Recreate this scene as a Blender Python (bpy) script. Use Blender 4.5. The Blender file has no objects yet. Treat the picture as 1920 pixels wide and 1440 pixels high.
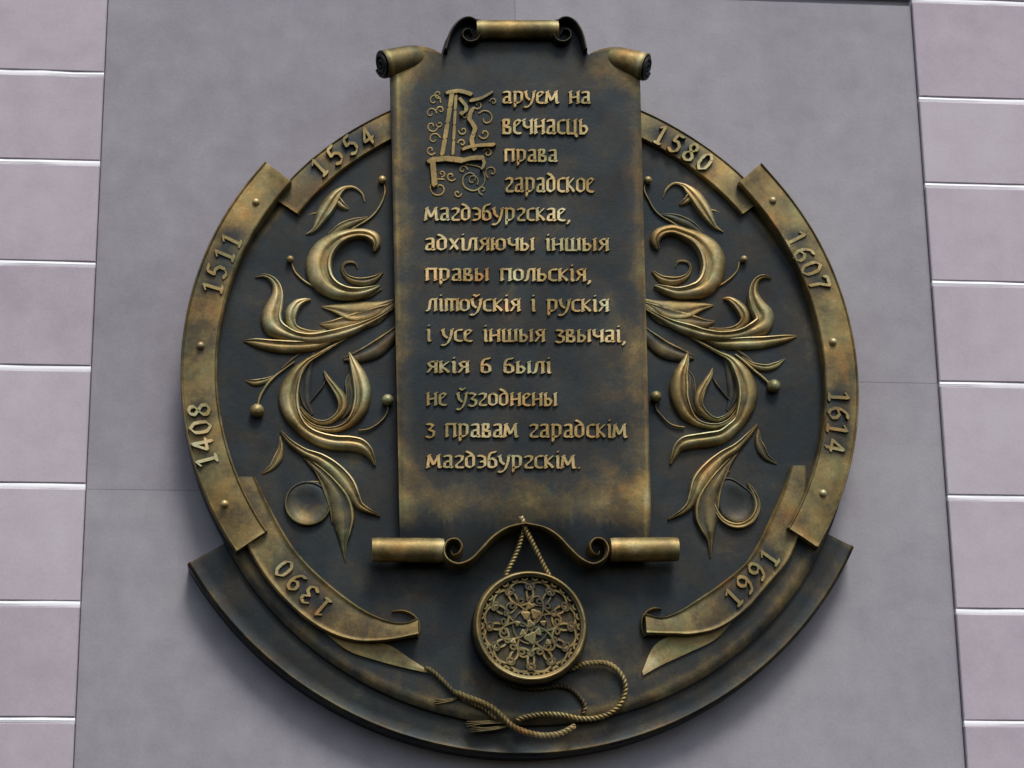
import bpy, math, random
import numpy as np
from mathutils import Vector, Matrix
random.seed(7)

# ------------------------------------------------------------------ camera
FPX = 4374.0
EX = Vector((0.9953557, 0.01732101, 0.09469428))
RW = np.array([[0.9953557, 0.01732101, 0.09469428],
               [-0.09543396, 0.30655229, 0.94705758],
               [-0.01262476, -0.95169621, 0.30678158]])     # world <- camera (x right, y down, z forward)
CAM = np.array([-0.52081857, -5.20881668, 1.61270132])
scene = bpy.context.scene
cd = bpy.data.cameras.new('camera'); cam = bpy.data.objects.new('camera', cd)
scene.collection.objects.link(cam); scene.camera = cam
cd.sensor_width = 36.0; cd.lens = FPX / 1920 * 36.0; cd.clip_start = 0.05; cd.clip_end = 500
m = Matrix.Identity(4)
for i in range(3):
    m[i][0] = RW[i, 0]; m[i][1] = -RW[i, 1]; m[i][2] = -RW[i, 2]; m[i][3] = CAM[i]
cam.matrix_world = m

# ------------------------------------------------------------------ sky, sun, exposure
SUN_EL, SUN_AZ = 55.0, -12.0        # azimuth: degrees to the left of straight in front of the wall
world = bpy.data.worlds.new('World'); scene.world = world; world.use_nodes = True
wt = world.node_tree; bg = wt.nodes['Background']
sky = wt.nodes.new('ShaderNodeTexSky'); sky.sky_type = 'NISHITA'; sky.sun_disc = False
sky.sun_elevation = math.radians(SUN_EL); sky.sun_rotation = math.radians(180 + SUN_AZ)
sky.air_density = 1.0; sky.dust_density = 3.0; sky.ozone_density = 1.0
wt.links.new(sky.outputs[0], bg.inputs[0]); bg.inputs[1].default_value = 0.10
sl = bpy.data.lights.new('sun', 'SUN'); sl.energy = 1.5; sl.angle = math.radians(19); sl.color = (1, .975, .94)
so = bpy.data.objects.new('sun', sl); scene.collection.objects.link(so)
d = Vector((-math.sin(math.radians(SUN_AZ)) * math.cos(math.radians(SUN_EL)),
            -math.cos(math.radians(SUN_AZ)) * math.cos(math.radians(SUN_EL)), math.sin(math.radians(SUN_EL))))
so.rotation_euler = d.to_track_quat('Z', 'Y').to_euler(); so.location = (0, -3, 8)
scene.view_settings.view_transform = 'Standard'; scene.view_settings.look = 'None'
scene.view_settings.exposure = 0.64; scene.view_settings.gamma = 1.0
scene.render.engine = 'CYCLES'

# ------------------------------------------------------------------ survey: photograph pixel -> point on a plane parallel to the wall
STAND = .032                      # the plaque is a thick casting: its modelling starts this far off the wall
def XZ(p, d=0.0):
    """where the sight line of survey mark p meets the plane lying d metres in front of the wall"""
    p = np.atleast_2d(np.asarray(p, float))[:, :2]; d = d + STAND
    r = np.c_[p[:, 0] - 960, p[:, 1] - 720, np.full(len(p), FPX)] @ RW.T
    t = (-d - CAM[1]) / r[:, 1]
    return np.c_[CAM[0] + r[:, 0] * t, CAM[2] + r[:, 2] * t]
def W(px, py, d):
    q = XZ([(px, py)], d)[0]
    return Vector((q[0], -d, q[1]))
PXM = 0.00126                      # metres per survey pixel near the plaque

# ------------------------------------------------------------------ materials
def nodes(name):
    m = bpy.data.materials.new(name); m.use_nodes = True
    nt = m.node_tree; return m, nt, nt.nodes['Principled BSDF']
def noise(nt, scale, detail=4, rough=.55, coord=None, dist=0.0):
    n = nt.nodes.new('ShaderNodeTexNoise'); n.inputs['Scale'].default_value = scale
    n.inputs['Detail'].default_value = detail; n.inputs['Roughness'].default_value = rough
    n.inputs['Distortion'].default_value = dist
    if coord: nt.links.new(coord, n.inputs['Vector'])
    return n.outputs['Fac']
def ramp(nt, fac, stops):
    r = nt.nodes.new('ShaderNodeValToRGB'); e = r.color_ramp.elements
    while len(e) < len(stops): e.new(.5)
    for k, (p, c) in enumerate(stops):
        e[k].position = p; e[k].color = (*c, 1) if len(c) == 3 else c
    nt.links.new(fac, r.inputs[0]); return r.outputs[0]
def math_(nt, op, a, b=None, clamp=False):
    n = nt.nodes.new('ShaderNodeMath'); n.operation = op; n.use_clamp = clamp
    for i, v in enumerate((a, b)):
        if v is None: continue
        if isinstance(v, (int, float)): n.inputs[i].default_value = v
        else: nt.links.new(v, n.inputs[i])
    return n.outputs[0]
def geo(nt): return nt.nodes.new('ShaderNodeNewGeometry').outputs['Position']

def bronze():
    m, nt, b = nodes('patinated_bronze')
    P = geo(nt)
    at = nt.nodes.new('ShaderNodeAttribute'); at.attribute_name = 'rub_highlight'  # patina and worn metal, plus edge highlights put into the colour
    big = noise(nt, 7, 4, .6, P, .4); mid = noise(nt, 28, 5, .65, P); fine = noise(nt, 160, 3, .6, P)
    f = math_(nt, 'ADD', at.outputs['Fac'], math_(nt, 'MULTIPLY', math_(nt, 'SUBTRACT', big, .5), .95))
    f = math_(nt, 'ADD', f, math_(nt, 'MULTIPLY', math_(nt, 'SUBTRACT', mid, .5), .45))
    f = math_(nt, 'ADD', f, math_(nt, 'MULTIPLY', math_(nt, 'SUBTRACT', fine, .5), .22), True)
    col = ramp(nt, f, [(0.0, (.015, .019, .021)), (.22, (.030, .031, .028)), (.42, (.085, .066, .034)),
                       (.68, (.225, .168, .065)), (1.0, (.54, .45, .25))])
    hue = noise(nt, 11, 4, .6, P, .8)
    tint = ramp(nt, hue, [(.30, (.80, 1.04, 1.16)), (.5, (1, 1, 1)), (.62, (1.10, 1.0, .86)), (.74, (1.34, .92, .82))])
    mx = nt.nodes.new('ShaderNodeMix'); mx.data_type = 'RGBA'; mx.blend_type = 'MULTIPLY'; mx.inputs[0].default_value = 1
    nt.links.new(col, mx.inputs[6]); nt.links.new(tint, mx.inputs[7]); col = mx.outputs[2]
    nt.links.new(col, b.inputs['Base Color'])
    b.inputs['Metallic'].default_value = .72
    rg = ramp(nt, mid, [(0.3, (.47,) * 3), (.7, (.64,) * 3)]); nt.links.new(rg, b.inputs['Roughness'])
    bp = nt.nodes.new('ShaderNodeBump'); bp.inputs['Strength'].default_value = .35; bp.inputs['Distance'].default_value = .002
    h = math_(nt, 'ADD', math_(nt, 'MULTIPLY', fine, .4), mid)
    nt.links.new(h, bp.inputs['Height']); nt.links.new(bp.outputs[0], b.inputs['Normal'])
    return m
def stone(name, c0, c1, c2, bump=.25, sc=1.0, cloth=0.0):
    m, nt, b = nodes(name); P = geo(nt)
    oi = nt.nodes.new('ShaderNodeObjectInfo').outputs['Random']
    big = noise(nt, 2.2 * sc, 4, .6, P, .3); mid = noise(nt, 14 * sc, 5, .6, P); fine = noise(nt, 130 * sc, 4, .7, P)
    grain = noise(nt, 420 * sc, 3, .7, P)
    mp = nt.nodes.new('ShaderNodeMapping'); mp.inputs['Scale'].default_value = (9, 9, 1.1); nt.links.new(P, mp.inputs['Vector'])
    runs = noise(nt, 1.6, 5, .65, mp.outputs[0], .2)          # faint rain runs
    f = math_(nt, 'ADD', math_(nt, 'MULTIPLY', big, .34), math_(nt, 'MULTIPLY', mid, .30))
    f = math_(nt, 'ADD', f, math_(nt, 'MULTIPLY', fine, .18))
    f = math_(nt, 'ADD', f, math_(nt, 'MULTIPLY', math_(nt, 'ADD', grain, runs), .09))
    f = math_(nt, 'ADD', f, math_(nt, 'MULTIPLY', math_(nt, 'SUBTRACT', oi, .5), .13))
    col = ramp(nt, f, [(.36, c0), (.5, c1), (.63, c2)])
    nt.links.new(col, b.inputs['Base Color']); b.inputs['Roughness'].default_value = .85
    b.inputs['Specular IOR Level'].default_value = .25
    bp = nt.nodes.new('ShaderNodeBump'); bp.inputs['Strength'].default_value = bump; bp.inputs['Distance'].default_value = .002
    nt.links.new(math_(nt, 'ADD', fine, mid), bp.inputs['Height']); nt.links.new(bp.outputs[0], b.inputs['Normal'])
    return m
BRONZE = bronze()
PANEL = stone('grey_render', (.212, .200, .221), (.264, .253, .279), (.312, .307, .326), .3)
BLOCK = stone('mauve_stone', (.347, .303, .342), (.404, .360, .400), (.452, .412, .444), .2)
MORTAR = stone('white_mortar', (.80, .80, .84), (.88, .88, .90), (.93, .93, .95), .15)

# ------------------------------------------------------------------ object helpers
C = scene.collection
def mesh_obj(name, V, Fc, mat, parent=None, rub=None, smooth=True, label=None, kind=None):
    V = np.asarray(V, float); c = (V.max(0) + V.min(0)) / 2
    me = bpy.data.meshes.new(name); me.from_pydata((V - c).tolist(), [], Fc); me.update()
    if rub is not None:
        a = me.attributes.new('rub_highlight', 'FLOAT', 'POINT')
        a.data.foreach_set('value', np.broadcast_to(np.asarray(rub, float), (len(V),)).astype(np.float32).copy())
    me.materials.append(mat)
    if smooth:
        me.polygons.foreach_set('use_smooth', [True] * len(me.polygons))
        me.set_sharp_from_angle(angle=math.radians(40))
    o = bpy.data.objects.new(name, me); C.objects.link(o)
    if parent is not None:
        o.parent = parent; o.location = Vector(c) - world_loc(parent)
    else: o.location = c
    if label: o['label'] = label
    if kind: o['kind'] = kind
    return o
def world_loc(o):
    v = Vector(o.location)
    while o.parent: o = o.parent; v = v + Vector(o.location)
    return v
def empty(name, loc, label, cat):
    o = bpy.data.objects.new(name, None); C.objects.link(o); o.location = loc; o.empty_display_size = .05
    o['label'] = label; o['category'] = cat; return o
def box(x0, x1, z0, z1, d0, d1, bev=0.0, jit=0.0):
    """a stone: back at d0, face at d1 in front of the wall plane, arrises chamfered by bev"""
    j = lambda: random.uniform(-jit, jit)
    V = []
    for (i, dd) in ((0, d0), (0, d1 - bev), (bev, d1)):
        V += [(x0 + i, -dd, z0 + i), (x1 - i, -dd, z0 + i), (x1 - i, -dd, z1 - i), (x0 + i, -dd, z1 - i)]
    V[8:] = [(a, b + j(), c) for a, b, c in V[8:]]
    Fc = [(0, 3, 2, 1)]
    for l in (0, 4):
        for k in range(4):
            Fc.append((l + k, l + (k + 1) % 4, l + 4 + (k + 1) % 4, l + 4 + k))
    Fc.append((8, 9, 10, 11))
    return V, Fc

def catmull(P, n):
    """n points along a smooth curve through the rows of P (all columns interpolated), evenly spaced"""
    P = np.asarray(P, float); Q = np.vstack([2 * P[0] - P[1], P, 2 * P[-1] - P[-2]])
    out = []
    for i in range(1, len(Q) - 2):
        t = np.linspace(0, 1, 17)[:-1, None]
        a, b, c, e = Q[i - 1], Q[i], Q[i + 1], Q[i + 2]
        out.append(.5 * ((2 * b) + (c - a) * t + (2 * a - 5 * b + 4 * c - e) * t ** 2 + (3 * b - a - 3 * c + e) * t ** 3))
    out = np.vstack(out + [P[-1:]])
    L = np.r_[0, np.cumsum(np.hypot(*np.diff(out[:, :2], axis=0).T))]
    s = np.linspace(0, L[-1], n)
    return np.c_[tuple(np.interp(s, L, out[:, k]) for k in range(out.shape[1]))]

def strip(name, A, B, hfun, d0, dref, parent, rub, m=9, label=None, mat=None):
    """relief sheet between edge curves A and B (survey marks); hfun(s,u) height in metres above d0; rub(s,u,x,y)"""
    n = len(A); U = np.linspace(0, 1, m)
    V = []; R = []
    a = XZ(A, dref); b = XZ(B, dref)
    for i in range(n):
        s = i / (n - 1)
        rows = [(a[i], 0.0, 0.0)] + [(a[i] * (1 - u) + b[i] * u, u, hfun(s, u)) for u in U] + [(b[i], 1.0, 0.0)]
        for q, u, h in rows:
            V.append((q[0], -(d0 + h), q[1]))
            px = A[i][0] * (1 - u) + B[i][0] * u; py = A[i][1] * (1 - u) + B[i][1] * u
            R.append(rub(s, u, px, py) if callable(rub) else rub)
    k = m + 2; Fc = []
    for i in range(n - 1):
        for j in range(k - 1):
            Fc.append((i * k + j, i * k + j + 1, (i + 1) * k + j + 1, (i + 1) * k + j))
        Fc.append((i * k, (i + 1) * k, (i + 1) * k + k - 1, i * k + k - 1))
    Fc.append(tuple(range(k))); Fc.append(tuple((n - 1) * k + j for j in reversed(range(k))))
    # make the faces point out of the wall
    v0, v1, v2 = (np.array(V[x]) for x in (Fc[k // 2][0], Fc[k // 2][1], Fc[k // 2][2]))
    if np.cross(v1 - v0, v2 - v0)[1] > 0: Fc = [tuple(reversed(f)) for f in Fc]
    return mesh_obj(name, V, Fc, mat or BRONZE, parent, R, True, label)

def edges(P, n):
    Q = catmull(P, n); t = np.gradient(Q[:, :2], axis=0); t /= np.hypot(*t.T)[:, None] + 1e-9
    nr = np.c_[-t[:, 1], t[:, 0]]; w = np.maximum(Q[:, 2:3], 1.0) / 2
    return Q[:, :2] - nr * w, Q[:, :2] + nr * w, Q[:, 2]

def sweep(name, P, parent, H=.022, d0=.052, prof='leaf', rim=1, rub=.62, label=None, wref=26, n=None, fat=1.17):
    """foliage, tendrils and curled edges: a ribbon of changing width with a moulded cross-section"""
    P = [tuple(p) for p in P]
    L = sum(math.hypot(P[i + 1][0] - P[i][0], P[i + 1][1] - P[i][1]) for i in range(len(P) - 1))
    n = n or max(10, int(L / 3.2))
    if prof == 'leaf': P = [(p[0], p[1], p[2] * fat + (1.2 if 3 < p[2] else .4)) for p in P]
    A, B, w = edges(P, n)
    def h(s, u):
        ww = np.interp(s, np.linspace(0, 1, n), w)
        hh = H * min(1.0, max(ww, 2.2) / wref) ** .55
        v = u if rim > 0 else 1 - u
        if prof == 'leaf':
            k = max(0, math.sin(math.pi * min(1, max(0, v)) ** 1.15)) ** .65
            k = .34 + .58 * k * (1 - .42 * v) + .44 * math.exp(-((v - .90) / .085) ** 2) - .10 * math.exp(-((v - .62) / .07) ** 2) + .035 * math.sin(s * 17 + P[0][0]) * math.sin(v * 5)
        elif prof == 'cup':
            k = .30 + .75 * abs(2 * v - 1) ** 2.2 * (1 if v > .5 else .45) + .15
        else:
            k = .35 + .65 * max(0, 1 - (2 * v - 1) ** 2) ** .5
        return hh * k
    def rr(s, u, x, y):
        v = u if rim > 0 else 1 - u
        e = .26 * math.exp(-((v - .90) / .09) ** 2) + .10 * math.exp(-((v - .3) / .2) ** 2) - .10 * math.exp(-((v - .66) / .10) ** 2) if prof != 'round' else .12 * (1 - abs(2 * v - 1))  # rim and crest lightened: wear together with a painted edge highlight
        base = rub(x, y) if callable(rub) else rub
        return base + .10 + e
    return strip(name, A, B, h, d0, d0 + H * .8, parent, rr, 15 if prof == 'leaf' else 8, label)

def plate(name, pts2, d0, d1, parent, rub, bev=.004, label=None, inset_rub=None):
    """flat cast plate from a wall-plane outline (metres), chamfered towards the front"""
    P = np.asarray(pts2, float); n = len(P)
    ar = .5 * np.sum(P[:, 0] * np.roll(P[:, 1], -1) - np.roll(P[:, 0], -1) * P[:, 1])
    if ar < 0: P = P[::-1]
    t = np.roll(P, -1, 0) - np.roll(P, 1, 0); t /= np.hypot(*t.T)[:, None] + 1e-12
    inn = np.c_[-t[:, 1], t[:, 0]]
    V = []; R = []
    for off, dd, r in ((0, d0, rub), (0, d1 - bev, rub + .08), (bev * .35, d1 - bev * .3, rub + .28), (bev, d1, rub + .16), (bev * 2.2, d1, rub)):
        q = P + inn * off
        V += [(x, -dd, z) for x, z in q]; R += [r] * n
    Fc = []
    for l in range(4):
        for k in range(n):
            Fc.append((l * n + k, l * n + (k + 1) % n, (l + 1) * n + (k + 1) % n, (l + 1) * n + k))
    Fc.append(tuple(4 * n + k for k in range(n))); Fc.append(tuple(reversed(range(n))))
    return mesh_obj(name, V, Fc, BRONZE, parent, R, True, label)

def tube_mesh(pts, rad, k=8, cap=True):
    pts = [Vector(p) for p in pts]; n = len(pts)
    rad = rad if hasattr(rad, '__len__') else [rad] * n
    V = []; up = Vector((0, -1, 0.01))
    for i in range(n):
        t = (pts[min(i + 1, n - 1)] - pts[max(i - 1, 0)]).normalized()
        a = t.cross(up)
        if a.length < 1e-4: a = t.cross(Vector((0, 0, 1)))
        a.normalize(); b = a.cross(t).normalized()
        for j in range(k):
            q = 2 * math.pi * j / k
            V.append(tuple(pts[i] + (a * math.cos(q) + b * math.sin(q)) * rad[i]))
    Fc = [(i * k + j, i * k + (j + 1) % k, (i + 1) * k + (j + 1) % k, (i + 1) * k + j) for i in range(n - 1) for j in range(k)]
    if cap: Fc += [tuple(reversed(range(k))), tuple((n - 1) * k + j for j in range(k))]
    return V, Fc
def join(parts):
    V = []; Fc = []
    for v, f in parts:
        o = len(V); V += list(v); Fc += [tuple(i + o for i in x) for x in f]
    return V, Fc
def ball(px, py, d, r, parent, name='berry', rub=.8, flat=1.0):
    c = W(px, py, d); V = []; n, k = 9, 14
    for i in range(n):
        th = math.pi * i / (n - 1)
        for j in range(k):
            ph = 2 * math.pi * j / k
            V.append((c.x + r * math.sin(th) * math.cos(ph), c.y - flat * r * math.cos(th), c.z + r * math.sin(th) * math.sin(ph)))
    Fc = [(i * k + j, (i + 1) * k + j, (i + 1) * k + (j + 1) % k, i * k + (j + 1) % k) for i in range(n - 1) for j in range(k)]
    return mesh_obj(name, V, Fc, BRONZE, parent, rub)

# ================================================================== THE WALL
wall = empty('facade_wall', (0.0, 0.0, 1.4), 'pale facade wall with a smooth grey panel between mauve stone blocks jointed in white', 'wall')
def stone_part(name, b, mat, label=None):
    return mesh_obj(name, b[0], b[1], mat, wall, None, False, label)
stone_part('wall_core', box(-3.0, 3.0, 0.9, 5.6, -.30, -.012), PANEL)
PX0, PX1 = -0.979, 1.027
g = .0003
for (x0, x1, zs) in ((PX0, 0.02 - g, (0.9, 2.10, 3.030, 4.325)), (0.02 + g, PX1, (0.9, 2.30, 3.320, 4.325))):
    for z0, z1 in zip(zs[:-1], zs[1:]):
        stone_part('smooth_slab', box(x0, x1, z0 + g, z1 - g, -.0115, 0, .0002), PANEL)
# the course above the panel starts over a dark open joint
for x0, x1 in ((PX0, 0.30), (0.305, PX1)):
    stone_part('upper_slab', box(x0, x1, 4.345, 4.95, -.0115, .004, .002), PANEL)
ZJ = [1.22, 1.47, 1.73, 1.985, 2.240, 2.4985, 2.760, 3.0335, 3.3155, 3.573, 3.8305, 4.0625, 4.336, 4.60, 4.86, 5.12]
J = .0068
for (xa, xb, first, sgn) in ((-2.7, PX0 - .002, .83, -1), (PX1 + .002, 2.7, .86, 1)):
    for i in range(len(ZJ) - 1):
        cuts = [xa]
        e = xb if sgn < 0 else xa
        off = first if i % 2 else first * .55
        if sgn < 0:
            xs = [xb]; x = xb - off
            while x > xa: xs.append(x); x -= .86
            xs.append(xa); xs = xs[::-1]
        else:
            xs = [xa]; x = xa + off
            while x < xb: xs.append(x); x += .86
            xs.append(xb)
        for a, b in zip(xs[:-1], xs[1:]):
            aa = a + (J if a != xa else 0); bb = b - (J if b != xb else 0)
            if bb - aa < .05: continue
            stone_part('stone_block', box(aa, bb, ZJ[i] + J, ZJ[i + 1] - J, -.0115, .014, .0022, .0006), BLOCK)
        for q in xs[1:-1]:
            stone_part('mortar_joint', box(q - J, q + J, ZJ[i] + J, ZJ[i + 1] - J, -.0115, .0095), MORTAR)
    for z in ZJ:
        # hand-pointed bed joint: its thickness and depth wander a little along its length
        n = 24; V = []; Fc = []
        for k in range(n + 1):
            x = xa + (xb - xa) * k / n; w = J * random.uniform(.80, .98); dz = random.uniform(-.0007, .0004); dd = .0122 + random.uniform(-.0012, .0008)
            V += [(x, .0115, z + dz - J), (x, -dd + .001, z + dz - w), (x, -dd - .0012, z + dz), (x, -dd + .001, z + dz + w), (x, .0115, z + dz + J)]
        for k in range(n):
            for q in range(4): Fc.append((k * 5 + q, (k + 1) * 5 + q, (k + 1) * 5 + q + 1, k * 5 + q + 1))
        Fc += [(4, 3, 2, 1, 0), tuple(n * 5 + q for q in range(5))]
        mesh_obj('mortar_joint', V, Fc, MORTAR, wall, None, True)

# ================================================================== THE PLAQUE
plaque = empty('bronze_plaque', (0.021, 0.0, 3.30), 'round patinated bronze relief plaque with a parchment scroll, year ribbons and a hanging seal', 'plaque')
def arc(cx, cz, r, a0, a1, n):
    return [(cx + r * math.cos(math.radians(a)), cz + r * math.sin(math.radians(a))) for a in np.linspace(a0, a1, n)]

# lower crescent
def ang(p, cx, cz, d): q = XZ([p], d)[0]; return math.degrees(math.atan2(q[1] - cz, q[0] - cx))
SX, SZ = -.0031, -.0104           # sight-line shift that goes with STAND
CC = (.0078 + SX, 3.2891 + SZ)
aL = ang((355, 1055), *CC, .035) % 360; aR = ang((1600, 1025), *CC, .035) % 360
# backing disc and field
plate('backing_disc', arc(.0215 + SX, 3.3015 + SZ, .705, 0, 360, 181)[:-1], -STAND, .040, plaque, .08, .005)

def field():
    """dished field of the disc, gently hollow, with a moulded lower lip"""
    cx, cz, R = .0235 + SX, 3.262 + SZ, .773; V = []; Rb = []; nr, na = 26, 160
    rs = list(np.linspace(0.02, .90, nr - 8) * R) + [R * x for x in (.93, .955, .97, .98, .988, .994, 1.0, 1.0)]
    for i, r in enumerate(rs):
        f = r / R
        dd = .0485 + .006 * f ** 3
        if f > .985: dd = .0535 - (f - .985) * .35
        if i == len(rs) - 1: dd = .036
        for j in range(na):
            a = 2 * math.pi * j / na
            t = min(1, max(0, (math.sin(a) - .1) / .5)); k = 1 - .045 * t * t * (3 - 2 * t)
            V.append((cx + r * k * math.cos(a), -dd, cz + r * k * math.sin(a)))
            Rb.append(.07 + .12 * max(0, f - .8) / .2 + (.16 if .965 < f < .999 else 0))
    V.append((cx, -.0485, cz)); Rb.append(.04)
    Fc = [(i * na + j, i * na + (j + 1) % na, (i + 1) * na + (j + 1) % na, (i + 1) * na + j) for i in range(nr - 1) for j in range(na)]
    Fc = [tuple(reversed(f)) for f in Fc]
    Fc += [(len(V) - 1, j, (j + 1) % na) for j in range(na)]
    return mesh_obj('disc_field', V, Fc, BRONZE, plaque, Rb, True, 'dark blue-black hollow field of the disc')
field()

YEARS = [('1554', [(599, 313), (628, 291), (657, 272), (688, 256)], .068, 35, True), ('1511', [(399, 538), (407, 508), (421, 477), (434, 450)], .080, 37, True),
 ('1408', [(387, 862), (380, 834), (376, 801), (373, 769)], .080, 39, True), ('1580', [(1240, 253), (1268, 269), (1295, 285), (1322, 303)], .068, 35, True),
 ('1607', [(1493, 448), (1507, 476), (1521, 503), (1536, 532)], .080, 38, True), ('1614', [(1573, 745), (1573, 775), (1570, 805), (1566, 836)], .080, 38, True),
 ('1390', [(604, 1138), (580, 1115), (556, 1091), (533, 1066)], .073, 37, True), ('1991', [(1376, 1119), (1398, 1096), (1420, 1071), (1443, 1045)], .073, 37, False)]
YPOS = np.vstack([XZ(p, d) for _, p, d, _, _ in YEARS])
def stain(x, z):
    '''old patina left between the figures'''
    q = np.hypot(YPOS[:, 0] - x, YPOS[:, 1] - z).min()
    return -.36 * math.exp(-(q / .026) ** 2)
# ---- ribbons with years
RC = (.0215 + SX, 3.3170 + SZ - .005)
def ring_edges(p0, p1, r0, r1, d, n, c=RC, cw=False):
    a0 = ang(p0, *c, d); a1 = ang(p1, *c, d)
    if cw and a1 > a0: a1 -= 360
    if not cw and a1 < a0: a1 += 360
    return a0, a1
def ring_strip(name, a0, a1, r0, r1, c, d0, H, rub, parent=plaque, n=70, label=None, tilt=0.0, endlift=0.0, back=-STAND * .8):
    V = []; R = []; us = [0, .0, .04, .08, .2, .35, .5, .65, .8, .92, .96, 1.0, 1.0]
    hs = [0, .84, .97, .86, .88, .90, .91, .90, .88, .86, .97, .84, 0]
    rb = [-.2, .05, .28, .04, 0, 0, 0, 0, 0, .02, .20, .0, -.2]  # lighter rims: worn bronze with edge highlights painted into the tone
    for i in range(n):
        s = i / (n - 1); a = math.radians(a0 + (a1 - a0) * s)
        lift = endlift * (math.exp(-s / .03) + math.exp(-(1 - s) / .03)) + .0015 * math.sin(s * 9.0)
        for u, h, q in zip(us, hs, rb):
            r = r0 + (r1 - r0) * u
            hh = 0 if h == 0 else H * h + lift + tilt * (u - .5)
            V.append((c[0] + r * math.cos(a), -(d0 + hh if h else back), c[1] + r * math.sin(a)))
            R.append(rub + q + (.18 if min(i, n - 1 - i) < 1 else 0) + (stain(c[0] + r * math.cos(a), c[1] + r * math.sin(a)) if .04 < u < .96 else 0))
    k = len(us)
    Fc = [(i * k + j, i * k + j + 1, (i + 1) * k + j + 1, (i + 1) * k + j) for i in range(n - 1) for j in range(k - 1)]
    Fc += [(i * k, (i + 1) * k, (i + 1) * k + k - 1, i * k + k - 1) for i in range(n - 1)]
    Fc += [tuple(range(k)), tuple((n - 1) * k + j for j in reversed(range(k)))]
    v0, v1, v2 = (np.array(V[x]) for x in Fc[5][:3])
    if np.cross(v1 - v0, v2 - v0)[1] > 0: Fc = [tuple(reversed(f)) for f in Fc]
    return mesh_obj(name, V, Fc, BRONZE, parent, R, True, label)
GOLD = .56
sL0 = ang((528, 327), *RC, .085) % 360; sL1 = ang((463, 1020), *RC, .085) % 360
sR0 = ang((1404, 326), *RC, .085); sR1 = ang((1508, 1009), *RC, .085)
side_l = ring_strip('year_ribbon', sL0, sL1, .705, .789, RC, .040, .045, GOLD, label='left ribbon reading 1408 and 1511', tilt=-.010, endlift=.006)
side_r = ring_strip('year_ribbon', sR0, sR1, .705, .789, RC, .040, .045, GOLD, label='right ribbon reading 1607 and 1614', tilt=-.010, endlift=.006)
UC = (.033 + SX, 3.3215 + SZ - .011)
up_l = ring_strip('year_ribbon', 104, sL0 + 4.5, .657, .729, UC, .036, .033, GOLD - .06, label='upper left ribbon reading 1554', tilt=-.004, n=50)
up_r = ring_strip('year_ribbon', 76, sR0 - 4.5, .657, .729, UC, .036, .033, GOLD - .06, label='upper right ribbon reading 1580', tilt=-.004, n=50)

ring_strip('lower_crescent', aL, aR, .70, .866, CC, 0.0, .040, .15, n=120, label='dark crescent rim under the disc', back=-STAND)

def hband(H, wob=0.0):
    def h(s, u):
        k = .86 + .05 * math.sin(math.pi * u) + .14 * math.exp(-((u - .05) / .035) ** 2) + .12 * math.exp(-((u - .95) / .035) ** 2)
        return H * k + wob * max(0, (s - .72) / .28) ** 1.5 * (.9 + .2 * u)
    return h
YPX = np.array([q for _, p, _, _, _ in YEARS for q in p], float)
def rband(base):
    return lambda s, u, x, y: base - .34 * math.exp(-(np.hypot(YPX[:, 0] - x, YPX[:, 1] - y).min() / 21.0) ** 2) + .24 * math.exp(-((u - .05) / .04) ** 2) + .12 * math.exp(-((u - .95) / .04) ** 2) + (.10 if s > .8 else 0)  # rim terms mix wear with highlights put into the colour
def two(Apts, Bpts, n): return catmull(Apts, n), catmull(Bpts, n)
A, B = two([(478, 893), (500, 938), (524, 983), (552, 1028), (588, 1068), (639, 1112), (690, 1147), (735, 1166), (762, 1168), (783, 1160)],
           [(441, 893), (445, 950), (456, 1005), (478, 1052), (512, 1101), (560, 1150), (610, 1184), (665, 1202), (722, 1202), (784, 1192)], 70)
low_l = strip('year_ribbon', A, B, hband(.030, .016), .046, .076, plaque, rband(GOLD - .08), 23, 'lower left ribbon reading 1390 with a curled end')
A, B = two([(640, 1180), (690, 1196), (735, 1212), (768, 1234), (802, 1256)], [(608, 1186), (652, 1219), (703, 1237), (755, 1251), (801, 1261)], 30)
strip('ribbon_tail', A, B, hband(.018), .044, .062, low_l, rband(GOLD), 11)
A, B = two([(1484, 872), (1467, 920), (1448, 962), (1428, 1005), (1400, 1052), (1352, 1093), (1308, 1123), (1272, 1146), (1240, 1158), (1209, 1152)],
           [(1513, 872), (1512, 930), (1505, 985), (1479, 1050), (1445, 1092), (1400, 1143), (1350, 1178), (1300, 1190), (1262, 1190), (1211, 1190)], 70)
low_r = strip('year_ribbon', A, B, hband(.030, .016), .046, .076, plaque, rband(GOLD - .08), 23, 'lower right ribbon reading 1991 with a curled end')
A, B = two([(1350, 1166), (1300, 1182), (1256, 1192), (1225, 1213), (1205, 1258)], [(1372, 1168), (1339, 1200), (1288, 1225), (1240, 1247), (1206, 1266)], 30)
strip('ribbon_tail', A, B, hband(.018), .044, .062, low_r, rband(GOLD), 11)
sweep('ribbon_curl', [(784, 1192, 3), (788, 1176, 4), (785, 1160, 4), (774, 1148, 4), (756, 1141, 4), (736, 1142, 2)], low_l, .040, .050, 'round', 1, .45)
sweep('ribbon_curl', [(1211, 1190, 3), (1206, 1174, 4), (1206, 1158, 5), (1214, 1144, 5), (1228, 1137, 5), (1244, 1137, 2)], low_r, .040, .050, 'round', 1, .45)

# rivets
for px, py, par, dd in ((480, 379, side_l, .080), (376, 648, side_l, .080), (421, 945, side_l, .080),
                        (1449, 376, side_r, .080), (1562, 641, side_r, .080), (1543, 925, side_r, .080)):
    ball(px, py, dd + .003, .0092, par, 'rivet', .92)

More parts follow.
